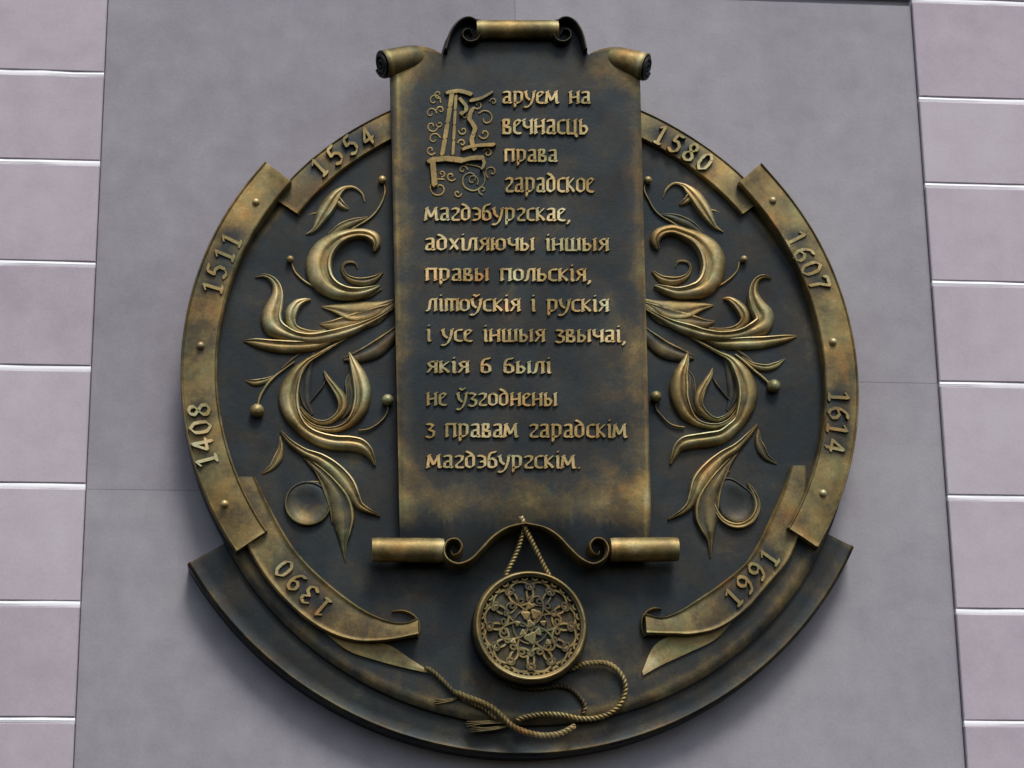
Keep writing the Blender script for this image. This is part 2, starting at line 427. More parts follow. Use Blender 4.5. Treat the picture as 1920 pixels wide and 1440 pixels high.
# ---- pen-cut characters: every stroke is a raised ridge with bevelled flanks
def hull(pts):
    pts = sorted(set((round(x, 6), round(y, 6)) for x, y in pts))
    def half(p):
        r = []
        for q in p:
            while len(r) > 1 and (r[-1][0] - r[-2][0]) * (q[1] - r[-2][1]) - (r[-1][1] - r[-2][1]) * (q[0] - r[-2][0]) <= 0: r.pop()
            r.append(q)
        return r[:-1]
    return half(pts) + half(pts[::-1])
def glyph(strokes, T, d0, h, nib, parent, name, rub=.85, label=None, pen=38):
    """strokes in letter units -> T maps them to survey marks; nib=(width,thickness) in letter units"""
    ca, sa = math.cos(math.radians(pen)), math.sin(math.radians(pen)); parts = []; k = 0
    w, t = nib[0] / 2, nib[1] / 2
    nb = [(ca * a * w - sa * b * t, sa * a * w + ca * b * t) for a, b in ((1, 1), (1, -1), (-1, -1), (-1, 1))]
    V = []; Fc = []; R = []
    if name == 'letter':                       # broken-script feet and heads
        ex = []
        for st in strokes:
            for (x, y), (x2, y2) in ((st[0], st[min(1, len(st) - 1)]), (st[-1], st[max(0, len(st) - 2)])):
                if abs(x - x2) < .12 and abs(y - y2) > .4 and (abs(y) < .12 or abs(y - 1) < .12):
                    q = .04 if y > .5 else -.04
                    ex.append([(x - .07, y - .04), (x + .07, y + .04)] if y > .5 else [(x - .05, y - .01), (x + .08, y + .05)])
        strokes = list(strokes) + ex
    for st in strokes:
        segs = list(zip(st[:-1], st[1:])) if len(st) > 1 else [(st[0], st[0])]
        for (x0, y0), (x1, y1) in segs:
            H = hull([(x0 + a, y0 + b) for a, b in nb] + [(x1 + a, y1 + b) for a, b in nb]); n = len(H)
            cx = sum(p[0] for p in H) / n; cy = sum(p[1] for p in H) / n
            hh = h * (1 + .035 * (k % 5)); k += 1; o = len(V)
            mid = [((x0 + x1) / 2 + (p[0] - (x0 + x1) / 2) * .84, (y0 + y1) / 2 + (p[1] - (y0 + y1) / 2) * .84) for p in H]
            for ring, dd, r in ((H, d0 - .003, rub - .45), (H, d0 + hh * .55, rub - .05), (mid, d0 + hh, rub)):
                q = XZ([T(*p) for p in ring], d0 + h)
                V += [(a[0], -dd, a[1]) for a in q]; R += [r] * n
            for l in (0, n):
                for j in range(n): Fc.append((o + l + j, o + l + (j + 1) % n, o + l + n + (j + 1) % n, o + l + n + j))
            Fc.append(tuple(o + 2 * n + j for j in range(n)))
    v = [np.array(V[i]) for i in Fc[-1][:3]]
    if np.cross(v[1] - v[0], v[2] - v[0])[1] > 0: Fc = [tuple(reversed(f)) for f in Fc]
    return mesh_obj(name, V, Fc, BRONZE, parent, R, False, label)

DIG = {
 '0': [[(.30, 0), (.08, .2), (.05, .5), (.08, .8), (.30, 1), (.52, .8), (.55, .5), (.52, .2), (.30, 0)]],
 '1': [[(.10, .84), (.30, 1), (.30, .03)], [(.12, .02), (.48, .02)]],
 '3': [[(.08, .86), (.25, 1), (.48, .92), (.50, .72), (.25, .55), (.52, .40), (.54, .15), (.30, 0), (.06, .12)]],
 '4': [[(.42, 0), (.42, 1), (.04, .32), (.60, .32)]],
 '5': [[(.50, 1), (.16, .98), (.10, .58), (.34, .62), (.54, .45), (.52, .15), (.30, 0), (.06, .10)]],
 '6': [[(.50, .95), (.28, .92), (.10, .62), (.06, .3), (.16, .06), (.34, 0), (.54, .18), (.52, .42), (.34, .54), (.12, .40)]],
 '7': [[(.04, .84), (.06, 1), (.54, .98), (.30, .5), (.24, 0)]],
 '8': [[(.30, .54), (.10, .72), (.16, .94), (.32, 1), (.48, .92), (.50, .72), (.30, .54), (.08, .34), (.08, .1), (.30, 0), (.52, .1), (.53, .34), (.30, .54)]],
 '9': [[(.48, .60), (.28, .46), (.10, .58), (.08, .82), (.24, 1), (.44, .96), (.54, .74), (.52, .4), (.36, .08), (.10, .04)]],
}
def digit(ch, px, py, up, par, d0, size):
    ux, uy = up; L = math.hypot(ux, uy); ux /= L; uy /= L
    rx, ry = -uy, ux            # survey y runs down
    T = lambda x, y: (px + size * ((x - .3) * rx + (y - .5) * ux), py + size * ((x - .3) * ry + (y - .5) * uy))
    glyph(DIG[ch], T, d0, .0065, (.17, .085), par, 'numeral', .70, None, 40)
RCP = (974, 712)
def year(txt, pts, par, d0, size, out=True):
    for ch, (x, y) in zip(txt, pts):
        v = (x - RCP[0], y - RCP[1]) if out else (RCP[0] - x, RCP[1] - y)
        digit(ch, x, y, v, par, d0, size)
for (txt, pts, dd, sz, out), par in zip(YEARS, (up_l, side_l, side_l, up_r, side_r, side_r, low_l, low_r)):
    year(txt, pts, par, dd, sz, out)

# ---- the parchment scroll
PAIRS = [((750, 1014), (731, 98)), ((775, 1014), (760, 98)), ((800, 1014), (786, 94)), ((825, 1014), (812, 99)), ((836, 1030), (826, 104)),
         ((845, 1048), (834, 78)), ((860, 1056), (848, 55)), ((878, 1050), (865, 40)), ((900, 1028), (885, 34)), ((925, 1005), (915, 40)),
         ((950, 988), (945, 42)), ((985, 979), (975, 42)), ((1022, 988), (1005, 42)), ((1048, 1005), (1030, 40)), ((1072, 1030), (1052, 35)),
         ((1092, 1048), (1072, 39)), ((1110, 1056), (1085, 55)), ((1128, 1048), (1095, 78)), ((1138, 1030), (1102, 104)), ((1150, 1014), (1118, 99)),
         ((1175, 1012), (1145, 95)), ((1200, 1010), (1175, 99)), ((1222, 1010), (1199, 97))]
def lin(P, n):
    P = np.asarray(P, float); L = np.r_[0, np.cumsum(np.abs(np.diff(P[:, 0])) + 1e-3)]
    s = np.linspace(0, L[-1], n); return L, s, P
n = 96
Ba = np.array([p[0] for p in PAIRS], float); Ta = np.array([p[1] for p in PAIRS], float)
par_ = np.linspace(0, 1, len(PAIRS)); ss = np.linspace(0, 1, n)
A = np.c_[np.interp(ss, par_, Ba[:, 0]), np.interp(ss, par_, Ba[:, 1])]
B = np.c_[np.interp(ss, par_, Ta[:, 0]), np.interp(ss, par_, Ta[:, 1])]
SD = .060
def hscroll(s, u):
    x = A[min(n - 1, int(round(s * (n - 1))))][0]
    e = min(x - 750, 1222 - x) / 60.0
    k = .032 + .004 * math.exp(-(max(e, 0)) * 1.2) - .005 * math.exp(-max(e, 0) * 9)
    y = 1014 * (1 - u) + 95 * u
    k += .006 * max(0, (190 - y) / 95) ** 2 * math.exp(-max(e, 0) * .7)       # corners lift towards the curls
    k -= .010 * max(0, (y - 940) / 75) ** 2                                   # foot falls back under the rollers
    return k
def rscroll(s, u, x, y):
    e = min(x - 742, 1216 - x)
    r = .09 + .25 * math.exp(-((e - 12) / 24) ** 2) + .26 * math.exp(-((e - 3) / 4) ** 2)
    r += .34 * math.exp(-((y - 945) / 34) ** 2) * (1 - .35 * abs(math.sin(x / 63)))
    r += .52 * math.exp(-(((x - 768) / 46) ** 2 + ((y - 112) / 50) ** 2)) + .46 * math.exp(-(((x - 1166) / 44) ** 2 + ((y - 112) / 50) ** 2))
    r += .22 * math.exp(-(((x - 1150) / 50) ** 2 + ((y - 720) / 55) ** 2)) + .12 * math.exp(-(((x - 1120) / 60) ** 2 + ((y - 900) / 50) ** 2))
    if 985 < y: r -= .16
    return r
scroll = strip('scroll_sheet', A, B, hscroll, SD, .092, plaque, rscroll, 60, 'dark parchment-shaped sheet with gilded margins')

TXT = [('аруем на', 941, 1105, 192, 21), ('вечнасць', 941, 1101, 249, 25), ('права', 945, 1043, 301, 21), ('гарадское', 946, 1112, 358, 25),
       ('магдэбургскае,', 796, 1068, 412, 22), ('адхіляючы іншыя', 796, 1139, 468, 21), ('правы польскія,', 797, 1107, 525, 21),
       ('літоўскія і рускія', 799, 1139, 582, 21), ('і усе іншыя звычаі,', 799, 1172, 639, 21), ('якія б былі', 799, 1031, 698, 20),
       ('не ўзгоднены', 799, 1043, 759, 22), ('з правам гарадскім', 798, 1174, 818, 23), ('магдэбургскім.', 800, 1088, 876, 22)]
GL = {
 'а': (.66, [[(.10, .82), (.30, .98), (.48, .84), (.48, .12), (.58, .04)], [(.48, .56), (.16, .46), (.10, .18), (.24, .02), (.48, .18)]]),
 'р': (.74, [[(.08, .92), (.16, 1), (.16, -.42)], [(.16, .82), (.38, 1), (.58, .78), (.56, .26), (.36, .02), (.16, .16)]]),
 'у': (.70, [[(.08, 1), (.14, .52), (.34, .32)], [(.60, 1), (.54, .42), (.40, -.12), (.20, -.38), (.0, -.34)]]),
 'е': (.58, [[(.50, .12), (.28, .0), (.10, .22), (.10, .76), (.32, 1), (.48, .78), (.14, .48)]]),
 'м': (.92, [[(.06, .06), (.14, .96)], [(.14, .96), (.40, .28), (.68, .98)], [(.68, .98), (.72, .06), (.84, .04)]]),
 'н': (.74, [[(.12, 1), (.12, 0)], [(.58, 1), (.58, 0)], [(.12, .46), (.58, .58)]]),
 'в': (.66, [[(.12, 1), (.12, .02)], [(.12, .98), (.42, .90), (.40, .64), (.14, .52)], [(.14, .52), (.50, .42), (.50, .12), (.28, .0), (.12, .06)]]),
 'ч': (.70, [[(.10, 1), (.12, .58), (.32, .42), (.56, .54)], [(.56, 1), (.56, 0)]]),
 'с': (.56, [[(.50, .86), (.32, 1), (.10, .76), (.10, .24), (.28, 0), (.50, .14)]]),
 'ц': (.78, [[(.12, 1), (.12, .08), (.30, 0), (.56, .10)], [(.56, 1), (.56, .04), (.68, -.26)]]),
 'ь': (.64, [[(.12, 1), (.12, .04)], [(.12, .52), (.38, .58), (.52, .34), (.40, .02), (.12, .04)]]),
 'п': (.74, [[(.12, .98), (.12, 0)], [(.58, .98), (.58, 0)], [(.06, .96), (.62, 1)]]),
 'г': (.62, [[(.10, .80), (.28, 1), (.50, .82), (.46, .62), (.14, .30), (.16, .08), (.34, 0), (.56, .12)]]),
 'д': (.70, [[(.50, .90), (.30, .98), (.10, .74), (.10, .24), (.30, 0), (.52, .24), (.52, .80), (.34, 1.22), (.10, 1.36)]]),
 'к': (.66, [[(.12, 1), (.12, 0)], [(.52, 1), (.16, .52), (.42, .30), (.54, .0)]]),
 'о': (.66, [[(.32, 1), (.10, .76), (.10, .24), (.32, 0), (.54, .24), (.54, .76), (.32, 1)]]),
 'э': (.60, [[(.08, .88), (.28, 1), (.48, .76), (.48, .24), (.28, 0), (.08, .14)], [(.22, .50), (.48, .52)]]),
 'б': (.66, [[(.52, 1.34), (.20, 1.24), (.10, .80), (.10, .20), (.30, 0), (.52, .22), (.50, .58), (.30, .72), (.12, .58)]]),
 'х': (.66, [[(.10, 1), (.54, 0)], [(.54, 1), (.08, 0)]]),
 'і': (.34, [[(.08, .94), (.16, 1), (.16, .06), (.26, .02)], [(.16, 1.36)]]),
 'л': (.70, [[(.02, .04), (.16, .16), (.26, .94), (.54, 1)], [(.54, 1), (.54, 0)]]),
 'я': (.66, [[(.52, 1), (.52, 0)], [(.52, .96), (.26, 1), (.12, .76), (.26, .50), (.52, .52)], [(.30, .48), (.08, .02)]]),
 'ю': (.96, [[(.12, 1), (.12, 0)], [(.12, .52), (.36, .52)], [(.58, 1), (.38, .76), (.38, .24), (.58, 0), (.80, .24), (.80, .76), (.58, 1)]]),
 'ы': (.90, [[(.12, 1), (.12, .04)], [(.12, .52), (.34, .58), (.48, .34), (.36, .02), (.12, .04)], [(.72, 1), (.72, 0)]]),
 'ш': (1.00, [[(.12, 1), (.12, .06), (.30, 0), (.46, .10)], [(.46, 1), (.46, .06), (.64, 0), (.82, .10)], [(.82, 1), (.82, 0)]]),
 'т': (.86, [[(.08, .96), (.78, 1)], [(.12, .96), (.12, 0)], [(.44, .98), (.44, 0)], [(.76, .98), (.76, 0)]]),
 'ў': (.70, [[(.08, 1), (.14, .52), (.34, .32)], [(.60, 1), (.54, .42), (.40, -.12), (.20, -.38), (.0, -.34)], [(.18, 1.42), (.34, 1.28), (.50, 1.42)]]),
 'з': (.58, [[(.08, .88), (.28, 1), (.46, .78), (.20, .54)], [(.20, .54), (.50, .38), (.46, .06), (.24, -.10), (.04, .04)]]),
 ',': (.32, [[(.14, .06), (.18, -.06), (.08, -.28)]]), '.': (.32, [[(.14, .06)]]), ' ': (.55, []),
}
def broken(y):      # straighten the bowls into upright strokes, as in broken script
    if not 0 < y < 1: return y
    t = y - .5
    return .5 + math.copysign(min(.5, abs(t) * 1.36), t) if abs(t) > .16 else y
GL = {c: (a, [[(x, broken(y)) for x, y in st] for st in ss_]) for c, (a, ss_) in GL.items()}
for line, x0, x1, base, xh in TXT:
    adv = sum(GL[c][0] for c in line) - .12; k = (x1 - x0) / adv; x = x0
    for c in line:
        a, st = GL[c]
        if st:
            T = lambda gx, gy, x=x: (x + gx * k, base - gy * xh + (x - 795) * .004)
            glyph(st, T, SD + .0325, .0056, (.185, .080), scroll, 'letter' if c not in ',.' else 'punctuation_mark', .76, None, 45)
        x += a * k
# the big initial with its flourishes
Tid = lambda x, y: (x, y)
INI = [([(848, 171), (840, 225), (829, 291)], 8.5), ([(855, 178), (852, 235), (849, 291)], 5.5), ([(838, 173), (862, 170), (884, 177)], 7.5),
       ([(882, 188), (902, 184), (922, 173)], 7), ([(862, 184), (876, 203), (866, 214)], 7), ([(886, 203), (880, 222), (891, 240), (884, 262), (890, 280)], 8.5),
       ([(804, 301), (836, 297), (868, 301)], 10.5), ([(811, 297), (813, 322), (815, 347)], 10.5), ([(866, 301), (886, 296), (905, 296)], 9),
       ([(868, 279), (890, 273), (927, 271)], 7), ([(905, 296), (908, 306), (904, 316)], 6)]
def stroke_part(name, pts, w, rub=.8, H=.009, d0=None):
    P = [(x, y, w) for x, y in pts]
    return sweep(name, P, scroll, H, d0 if d0 else SD + .0305, 'round', 1, rub, wref=12)
for q, (pts, w) in enumerate(INI):
    C_ = catmull([(x, y, w) for x, y in pts], 5 if len(pts) < 4 else 9)[:, :2]
    glyph([[tuple(p) for p in C_]], lambda x, y: (x, y), SD + .0325, .0068 + .00037 * q, (w, w * .62), scroll, 'initial_stroke', .62, None, -38)
def curl(cx, cy, r, a0, turns, n=9):
    return [(cx + r * (1 - .78 * i / (n - 1)) * math.cos(math.radians(a0 + 360 * turns * i / (n - 1))),
             cy + r * (1 - .78 * i / (n - 1)) * math.sin(math.radians(a0 + 360 * turns * i / (n - 1)))) for i in range(n)]
FLO = [curl(x, y, q, a, t) for x, y, q, a, t in (
    (814, 188, 13, 20, -.95), (822, 176, 9, 60, .9), (808, 212, 11, 0, -1.0), (810, 236, 12, 10, 1.0), (814, 260, 12, -10, -1.0), (808, 281, 10, 30, 1.0),
    (826, 206, 8, 180, 1), (824, 232, 7, 180, -1), (870, 216, 9, 200, 1), (868, 244, 9, 180, -1), (866, 268, 8, 180, 1), (896, 196, 9, 150, -1),
    (911, 222, 17, 215, .95), (908, 250, 11, 160, -1), (914, 286, 10, 200, 1.1), (884, 336, 31, 250, 1.35), (886, 338, 12, 40, -1), (823, 353, 20, 300, -1.25),
    (846, 330, 10, 30, 1), (922, 322, 13, 120, 1), (868, 318, 9, 0, -1), (905, 356, 9, 90, 1), (925, 190, 7, 180, 1.1), (858, 362, 8, 0, 1), (828, 325, 7, 90, -1))]
for f in FLO: stroke_part('flourish', f, 4.8, .44, .0075)

# scroll curls and rollers
def roller(px0, py0, d0, r0, px1, py1, d1, r1, parent, name, rub, k=28, n=14, dark_from=None):
    a, b = W(px0, py0, d0), W(px1, py1, d1)
    pts = [a.lerp(b, i / (n - 1)) for i in range(n)]
    rad = [r0 + (r1 - r0) * i / (n - 1) for i in range(n)]
    rad[0] *= .95; rad[-1] *= .95
    V, Fc = tube_mesh(pts, rad, k)
    R = [rub + (.16 if (i // k) in (0, 1, n - 2, n - 1) else 0) for i in range(len(V))]
    return mesh_obj(name, V, Fc, BRONZE, parent, R)
roller(893, 56, .106, .0235, 1046, 56, .106, .0235, scroll, 'top_roller', .60)
roller(697, 1031, .098, .0275, 832, 1032, .098, .0275, scroll, 'foot_roller', .62)
roller(1144, 1031, .098, .0275, 1271, 1030, .098, .0275, scroll, 'foot_roller', .62)
for P in ([(836, 92, 8), (846, 60, 9), (862, 40, 9), (880, 33, 8), (896, 41, 7), (902, 57, 7), (895, 72, 6), (880, 76, 6), (869, 67, 5), (870, 55, 5), (881, 51, 4), (886, 59, 3)],
          [(1099, 92, 8), (1090, 60, 9), (1076, 40, 9), (1059, 33, 8), (1043, 41, 7), (1037, 57, 7), (1044, 72, 6), (1059, 76, 6), (1070, 67, 5), (1069, 55, 5), (1058, 51, 4), (1053, 59, 3)]):
    sweep('scroll_volute', P, scroll, .046, .084, 'round', 1, .12, wref=9)
for P in ([(985, 981, 7), (952, 990, 9), (925, 1007, 10), (902, 1031, 10), (882, 1050, 10), (858, 1058, 9), (838, 1048, 9), (832, 1030, 9), (840, 1014, 8), (856, 1011, 8), (866, 1023, 8), (861, 1036, 7), (850, 1038, 4), (847, 1030, 3)],
          [(985, 981, 7), (1020, 990, 9), (1046, 1006, 10), (1069, 1030, 10), (1090, 1049, 10), (1113, 1058, 9), (1133, 1048, 9), (1140, 1030, 9), (1132, 1013, 8), (1116, 1010, 8), (1106, 1022, 8), (1111, 1035, 7), (1122, 1038, 4), (1126, 1030, 3)]):
    sweep('scroll_volute', P, scroll, .050, .078, 'round', 1, .42, wref=9)
# corner curls: tapering rolls whose coiled ends face outwards and down
for (p0, p1, sg) in (((717, 121, .098), (826, 101, .052), 1), ((1211, 126, .098), (1106, 102, .052), -1)):
    a, b = W(*p0), W(*p1); nn = 16
    pts = [a.lerp(b, i / (nn - 1)) for i in range(nn)]
    rad = [.0335 * math.cos(math.pi / 2 * max(0, i / (nn - 1) - .42) / .585) ** .8 + .0005 for i in range(nn)]
    V, Fc = tube_mesh(pts, rad, 30, True)
    R = [.66 + (.15 if i // 30 < 2 else 0) - (.35 if i // 30 == 0 else 0) for i in range(len(V))]
    mesh_obj('corner_curl', V, Fc, BRONZE, scroll, R)
    t = (a - b).normalized(); e1 = t.cross(Vector((0, 0, 1))).normalized(); e2 = t.cross(e1)
    c = a + t * .003; sp = []; rr = []
    for i in range(60):
        q = i / 59 * 2.25 * 2 * math.pi; r = .0305 * (1 - .88 * i / 59)
        sp.append(c + e1 * (r * math.cos(q) * sg) + e2 * r * math.sin(q)); rr.append(.0038)
    V, Fc = tube_mesh(sp, rr, 8)
    mesh_obj('coil_end', V, Fc, BRONZE, scroll, [.10] * len(V))
    # dark recess disc behind the coil
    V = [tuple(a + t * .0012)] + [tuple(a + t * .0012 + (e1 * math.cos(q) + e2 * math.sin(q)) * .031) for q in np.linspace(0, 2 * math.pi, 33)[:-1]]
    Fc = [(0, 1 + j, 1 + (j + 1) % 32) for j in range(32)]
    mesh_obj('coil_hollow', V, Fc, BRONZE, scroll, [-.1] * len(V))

# ---- foliage.  Each entry: kind, control marks (x, y, width), height, profile, rim side, rub
LEFT = [
 ('leaf', [(684, 373, 2), (679, 358, 3), (663, 347, 4), (645, 349, 7), (631, 361, 15), (619, 378, 22), (607, 396, 22), (598, 412, 14), (588, 427, 6), (574, 435, 2)], .024, 'leaf', -1, .66),
 ('leaf', [(612, 399, 9), (597, 397, 6), (578, 400, 2)], .014, 'round', 1, .5),
 ('leaf', [(632, 374, 14), (643, 383, 9), (654, 388, 3)], .022, 'leaf', -1, .66),
 ('tendril', [(721, 342, 4), (722, 358, 4), (716, 377, 4), (704, 396, 4), (690, 409, 4), (672, 420, 4), (655, 430, 3)], .014, 'round', 1, .5),
 ('leaf', [(702, 466, 4), (707, 455, 12), (703, 443, 17), (690, 435, 16), (670, 433, 15), (648, 438, 18), (624, 450, 27), (605, 470, 37), (598, 496, 41), (606, 522, 36), (624, 539, 27), (647, 547, 20), (672, 547, 16), (696, 540, 10), (713, 531, 3)], .030, 'leaf', -1, .64),
 ('leaf', [(718, 508, 3), (704, 520, 9), (684, 526, 12), (664, 524, 10), (649, 516, 7), (642, 503, 5), (645, 492, 4), (656, 488, 4), (667, 491, 3), (671, 500, 2)], .018, 'leaf', 1, .36),
 ('tendril', [(547, 492, 4), (553, 507, 4), (566, 521, 4), (584, 533, 4), (603, 541, 3)], .013, 'round', 1, .55),
 ('leaf', [(479, 515, 2), (494, 513, 5), (508, 519, 8), (518, 533, 13), (520, 552, 19), (514, 573, 27), (509, 592, 33), (514, 608, 31), (530, 620, 23), (555, 629, 16), (586, 632, 14), (620, 627, 16), (650, 619, 15), (680, 607, 10), (711, 591, 6), (735, 575, 4), (747, 566, 2)], .030, 'leaf', -1, .66),
 ('leaf', [(583, 557, 2), (570, 559, 7), (556, 567, 14), (546, 583, 18), (545, 599, 15), (553, 612, 10), (569, 619, 8), (590, 620, 5), (611, 616, 3)], .026, 'leaf', -1, .72),
 ('leaf', [(603, 573, 2), (628, 577, 14), (658, 583, 30), (690, 581, 28), (716, 571, 14), (738, 560, 3)], .012, 'leaf', 1, .34),
 ('leaf', [(456, 637, 3), (480, 641, 13), (515, 647, 19), (550, 649, 19), (585, 646, 15), (612, 640, 7), (642, 627, 2)], .020, 'leaf', -1, .52),
 ('leaf', [(751, 606, 4), (733, 630, 20), (706, 652, 27), (676, 666, 20), (645, 673, 6)], .014, 'leaf', 1, .16),
 ('leaf', [(652, 629, 2), (622, 646, 4), (597, 661, 6), (574, 676, 11), (556, 697, 21), (545, 722, 30), (542, 748, 32), (548, 773, 27), (562, 796, 20), (580, 811, 18), (603, 822, 20), (630, 828, 21), (656, 829, 21), (676, 833, 20), (690, 843, 15), (698, 856, 8), (704, 869, 3)], .027, 'leaf', -1, .56),
 ('leaf', [(655, 656, 2), (663, 677, 12), (673, 702, 23), (679, 727, 28), (678, 752, 26), (668, 777, 19), (650, 794, 10), (627, 802, 7), (602, 801, 6), (581, 793, 6), (566, 779, 6), (557, 762, 4)], .026, 'leaf', 1, .58),
 ('leaf', [(608, 692, 2), (616, 708, 8), (629, 726, 12), (641, 745, 16), (642, 763, 14), (631, 779, 9), (612, 789, 6), (592, 787, 5), (574, 775, 5), (563, 760, 3)], .022, 'leaf', 1, .50),
 ('tendril', [(577, 757, 3), (590, 741, 4), (604, 724, 4), (611, 710, 2)], .010, 'round', 1, .2),
 ('tendril', [(483, 760, 5), (487, 743, 6), (495, 728, 6), (504, 715, 6), (517, 702, 5), (533, 690, 4), (552, 676, 4)], .015, 'round', 1, .55),
 ('leaf', [(459, 712, 2), (478, 716, 10), (497, 712, 8), (513, 704, 3)], .015, 'leaf', -1, .5),
 ('tendril', [(726, 757, 4), (727, 769, 4), (718, 784, 4), (704, 796, 4), (690, 803, 4), (673, 805, 3)], .013, 'round', 1, .42),
 ('leaf', [(526, 805, 3), (544, 827, 8), (571, 846, 12), (601, 860, 18), (629, 881, 24), (650, 905, 26), (664, 929, 19), (674, 945, 12), (692, 956, 7), (714, 965, 2)], .024, 'leaf', -1, .50),
 ('leaf', [(570, 856, 4), (598, 882, 14), (620, 908, 22), (637, 938, 34), (644, 968, 36), (645, 995, 24), (644, 1020, 10), (648, 1052, 2)], .018, 'leaf', -1, .26),
 ('leaf', [(525, 816, 3), (527, 838, 9), (521, 858, 14), (509, 875, 9), (491, 887, 3)], .016, 'leaf', 1, .42),
]
LEFT += [
 ('leaf', [(742, 566, 3), (716, 584, 22), (688, 596, 30), (655, 604, 26), (622, 608, 14), (600, 606, 3)], .011, 'leaf', 1, .30),
 ('leaf', [(590, 658, 3), (578, 690, 12), (572, 722, 18), (574, 752, 14), (586, 776, 4)], .009, 'leaf', 1, .14),
 ('leaf', [(665, 690, 3), (655, 712, 12), (658, 738, 16), (654, 764, 12), (640, 784, 3)], .012, 'leaf', 1, .22),
 ('leaf', [(596, 640, 3), (572, 655, 5), (548, 672, 6), (528, 690, 4)], .010, 'round', 1, .30),
 ('leaf', [(560, 838, 3), (585, 862, 12), (606, 890, 20), (622, 922, 26), (628, 952, 20), (626, 980, 6)], .012, 'leaf', 1, .22),
 ('leaf', [(690, 406, 3), (664, 414, 10), (640, 424, 12), (616, 440, 6)], .012, 'leaf', 1, .34),
 ('leaf', [(716, 540, 3), (690, 552, 10), (662, 556, 10), (634, 550, 3)], .011, 'leaf', 1, .24),
]
BERRY_L = [(717, 337, 8), (544, 486, 7), (482, 770, 13), (727, 750, 11)]
pairs = [((719, 337), (1215, 337)), ((578, 485), (1356, 483)), ((480, 515), (1443, 522)), ((545, 487), (1395, 485)), ((457, 637), (1498, 628)),
         ((655, 657), (1291, 655)), ((727, 750), (1231, 744)), ((525, 748), (1418, 738)), ((702, 867), (1262, 862)), ((713, 963), (1255, 972)),
         ((575, 942), (1383, 940)), ((647, 1050), (1338, 1042)), ((492, 886), (1455, 862)), ((684, 372), (1243, 362)), ((576, 434), (1355, 427))]
La = np.array([(a[0], a[1], 1) for a, b in pairs], float); Ra = np.array([b for a, b in pairs], float)
MR = np.linalg.lstsq(La, Ra, rcond=None)[0]
def mir(x, y):
    q = np.array((x, y, 1.0)) @ MR
    dx = Ra - La @ MR; w = np.exp(-((La[:, 0] - x) ** 2 + (La[:, 1] - y) ** 2) / (2 * 45.0 ** 2)) + 1e-9
    c = (dx * w[:, None]).sum(0) / (w.sum() + .25)
    return tuple(q + c)
def cup(px, py, rx, ry, lean, rub, tear=0.0):
    '''curled bud: a shallow bowl with a rolled lip'''
    V = []; R = []; na = 48; c = XZ([(px, py)], .06)[0]
    prof = [(1.0, .047), (1.0, .060), (.97, .0645), (.92, .0655), (.87, .0625), (.70, .0575), (.45, .0550), (.2, .0540), (.03, .0538)]
    for r, dd in prof:
        for j in range(na):
            a = 2 * math.pi * j / na
            k = 1 + tear * max(0, math.cos(a - math.radians(118))) ** 6
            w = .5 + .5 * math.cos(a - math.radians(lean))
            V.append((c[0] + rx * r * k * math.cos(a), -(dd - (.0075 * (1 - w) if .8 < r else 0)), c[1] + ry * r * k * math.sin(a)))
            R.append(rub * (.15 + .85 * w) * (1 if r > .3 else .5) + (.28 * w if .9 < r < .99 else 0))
    Fc = [(i * na + j, i * na + (j + 1) % na, (i + 1) * na + (j + 1) % na, (i + 1) * na + j) for i in range(len(prof) - 1) for j in range(na)]
    Fc.append(tuple((len(prof) - 1) * na + j for j in range(na)))
    mesh_obj('curled_bud', V, Fc, BRONZE, plaque, R)
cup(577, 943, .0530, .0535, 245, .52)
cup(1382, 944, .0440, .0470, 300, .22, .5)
sweep('leaf', [(1404, 903, 3), (1417, 927, 7), (1420, 950, 11), (1408, 972, 14), (1385, 982, 13), (1360, 974, 9), (1344, 952, 6), (1340, 926, 5), (1349, 901, 4), (1369, 880, 3)], plaque, .022, .050, 'leaf', -1, .42)
sweep('leaf', [(632, 888, 4), (616, 893, 6), (600, 902, 5), (582, 902, 4), (560, 906, 3)], plaque, .016, .050, 'leaf', -1, .34)
SKIP_R = {16, 17}
for i, (nm, P, H, pr, rim, rub) in enumerate(LEFT):
    sweep(nm, P, plaque, H, (.0525 if nm == 'tendril' else .049) + .0003 * (i % 5), pr, rim, rub)
    if i in SKIP_R: continue
    Q = [(mir(p[0], p[1])[0] + random.uniform(-1, 1), mir(p[0], p[1])[1] + random.uniform(-1, 1), p[2] * random.uniform(.93, 1.07)) for p in P]
    sweep(nm, Q, plaque, H, (.0525 if nm == 'tendril' else .049) + .0003 * (i % 5), pr, -rim, rub - .04)
for x, y, r in BERRY_L:
    ball(x, y, .060 + r * .0003, r * PXM, plaque, 'berry', .82)
for x, y, r in [(1215, 338, 8), (1395, 486, 7), (1451, 724, 13), (1230, 744, 11)]:
    ball(x, y, .060 + r * .0003, r * PXM, plaque, 'berry', .78)
sweep('tendril', [(1380, 662, 3), (1396, 675, 5), (1415, 692, 5), (1433, 707, 6), (1446, 720, 5)], plaque, .015, .053, 'round', 1, .55)
sweep('leaf', [(1392, 668, 3), (1412, 682, 7), (1436, 688, 10), (1456, 683, 9), (1474, 671, 2)], plaque, .015, .051, 'leaf', -1, .42)

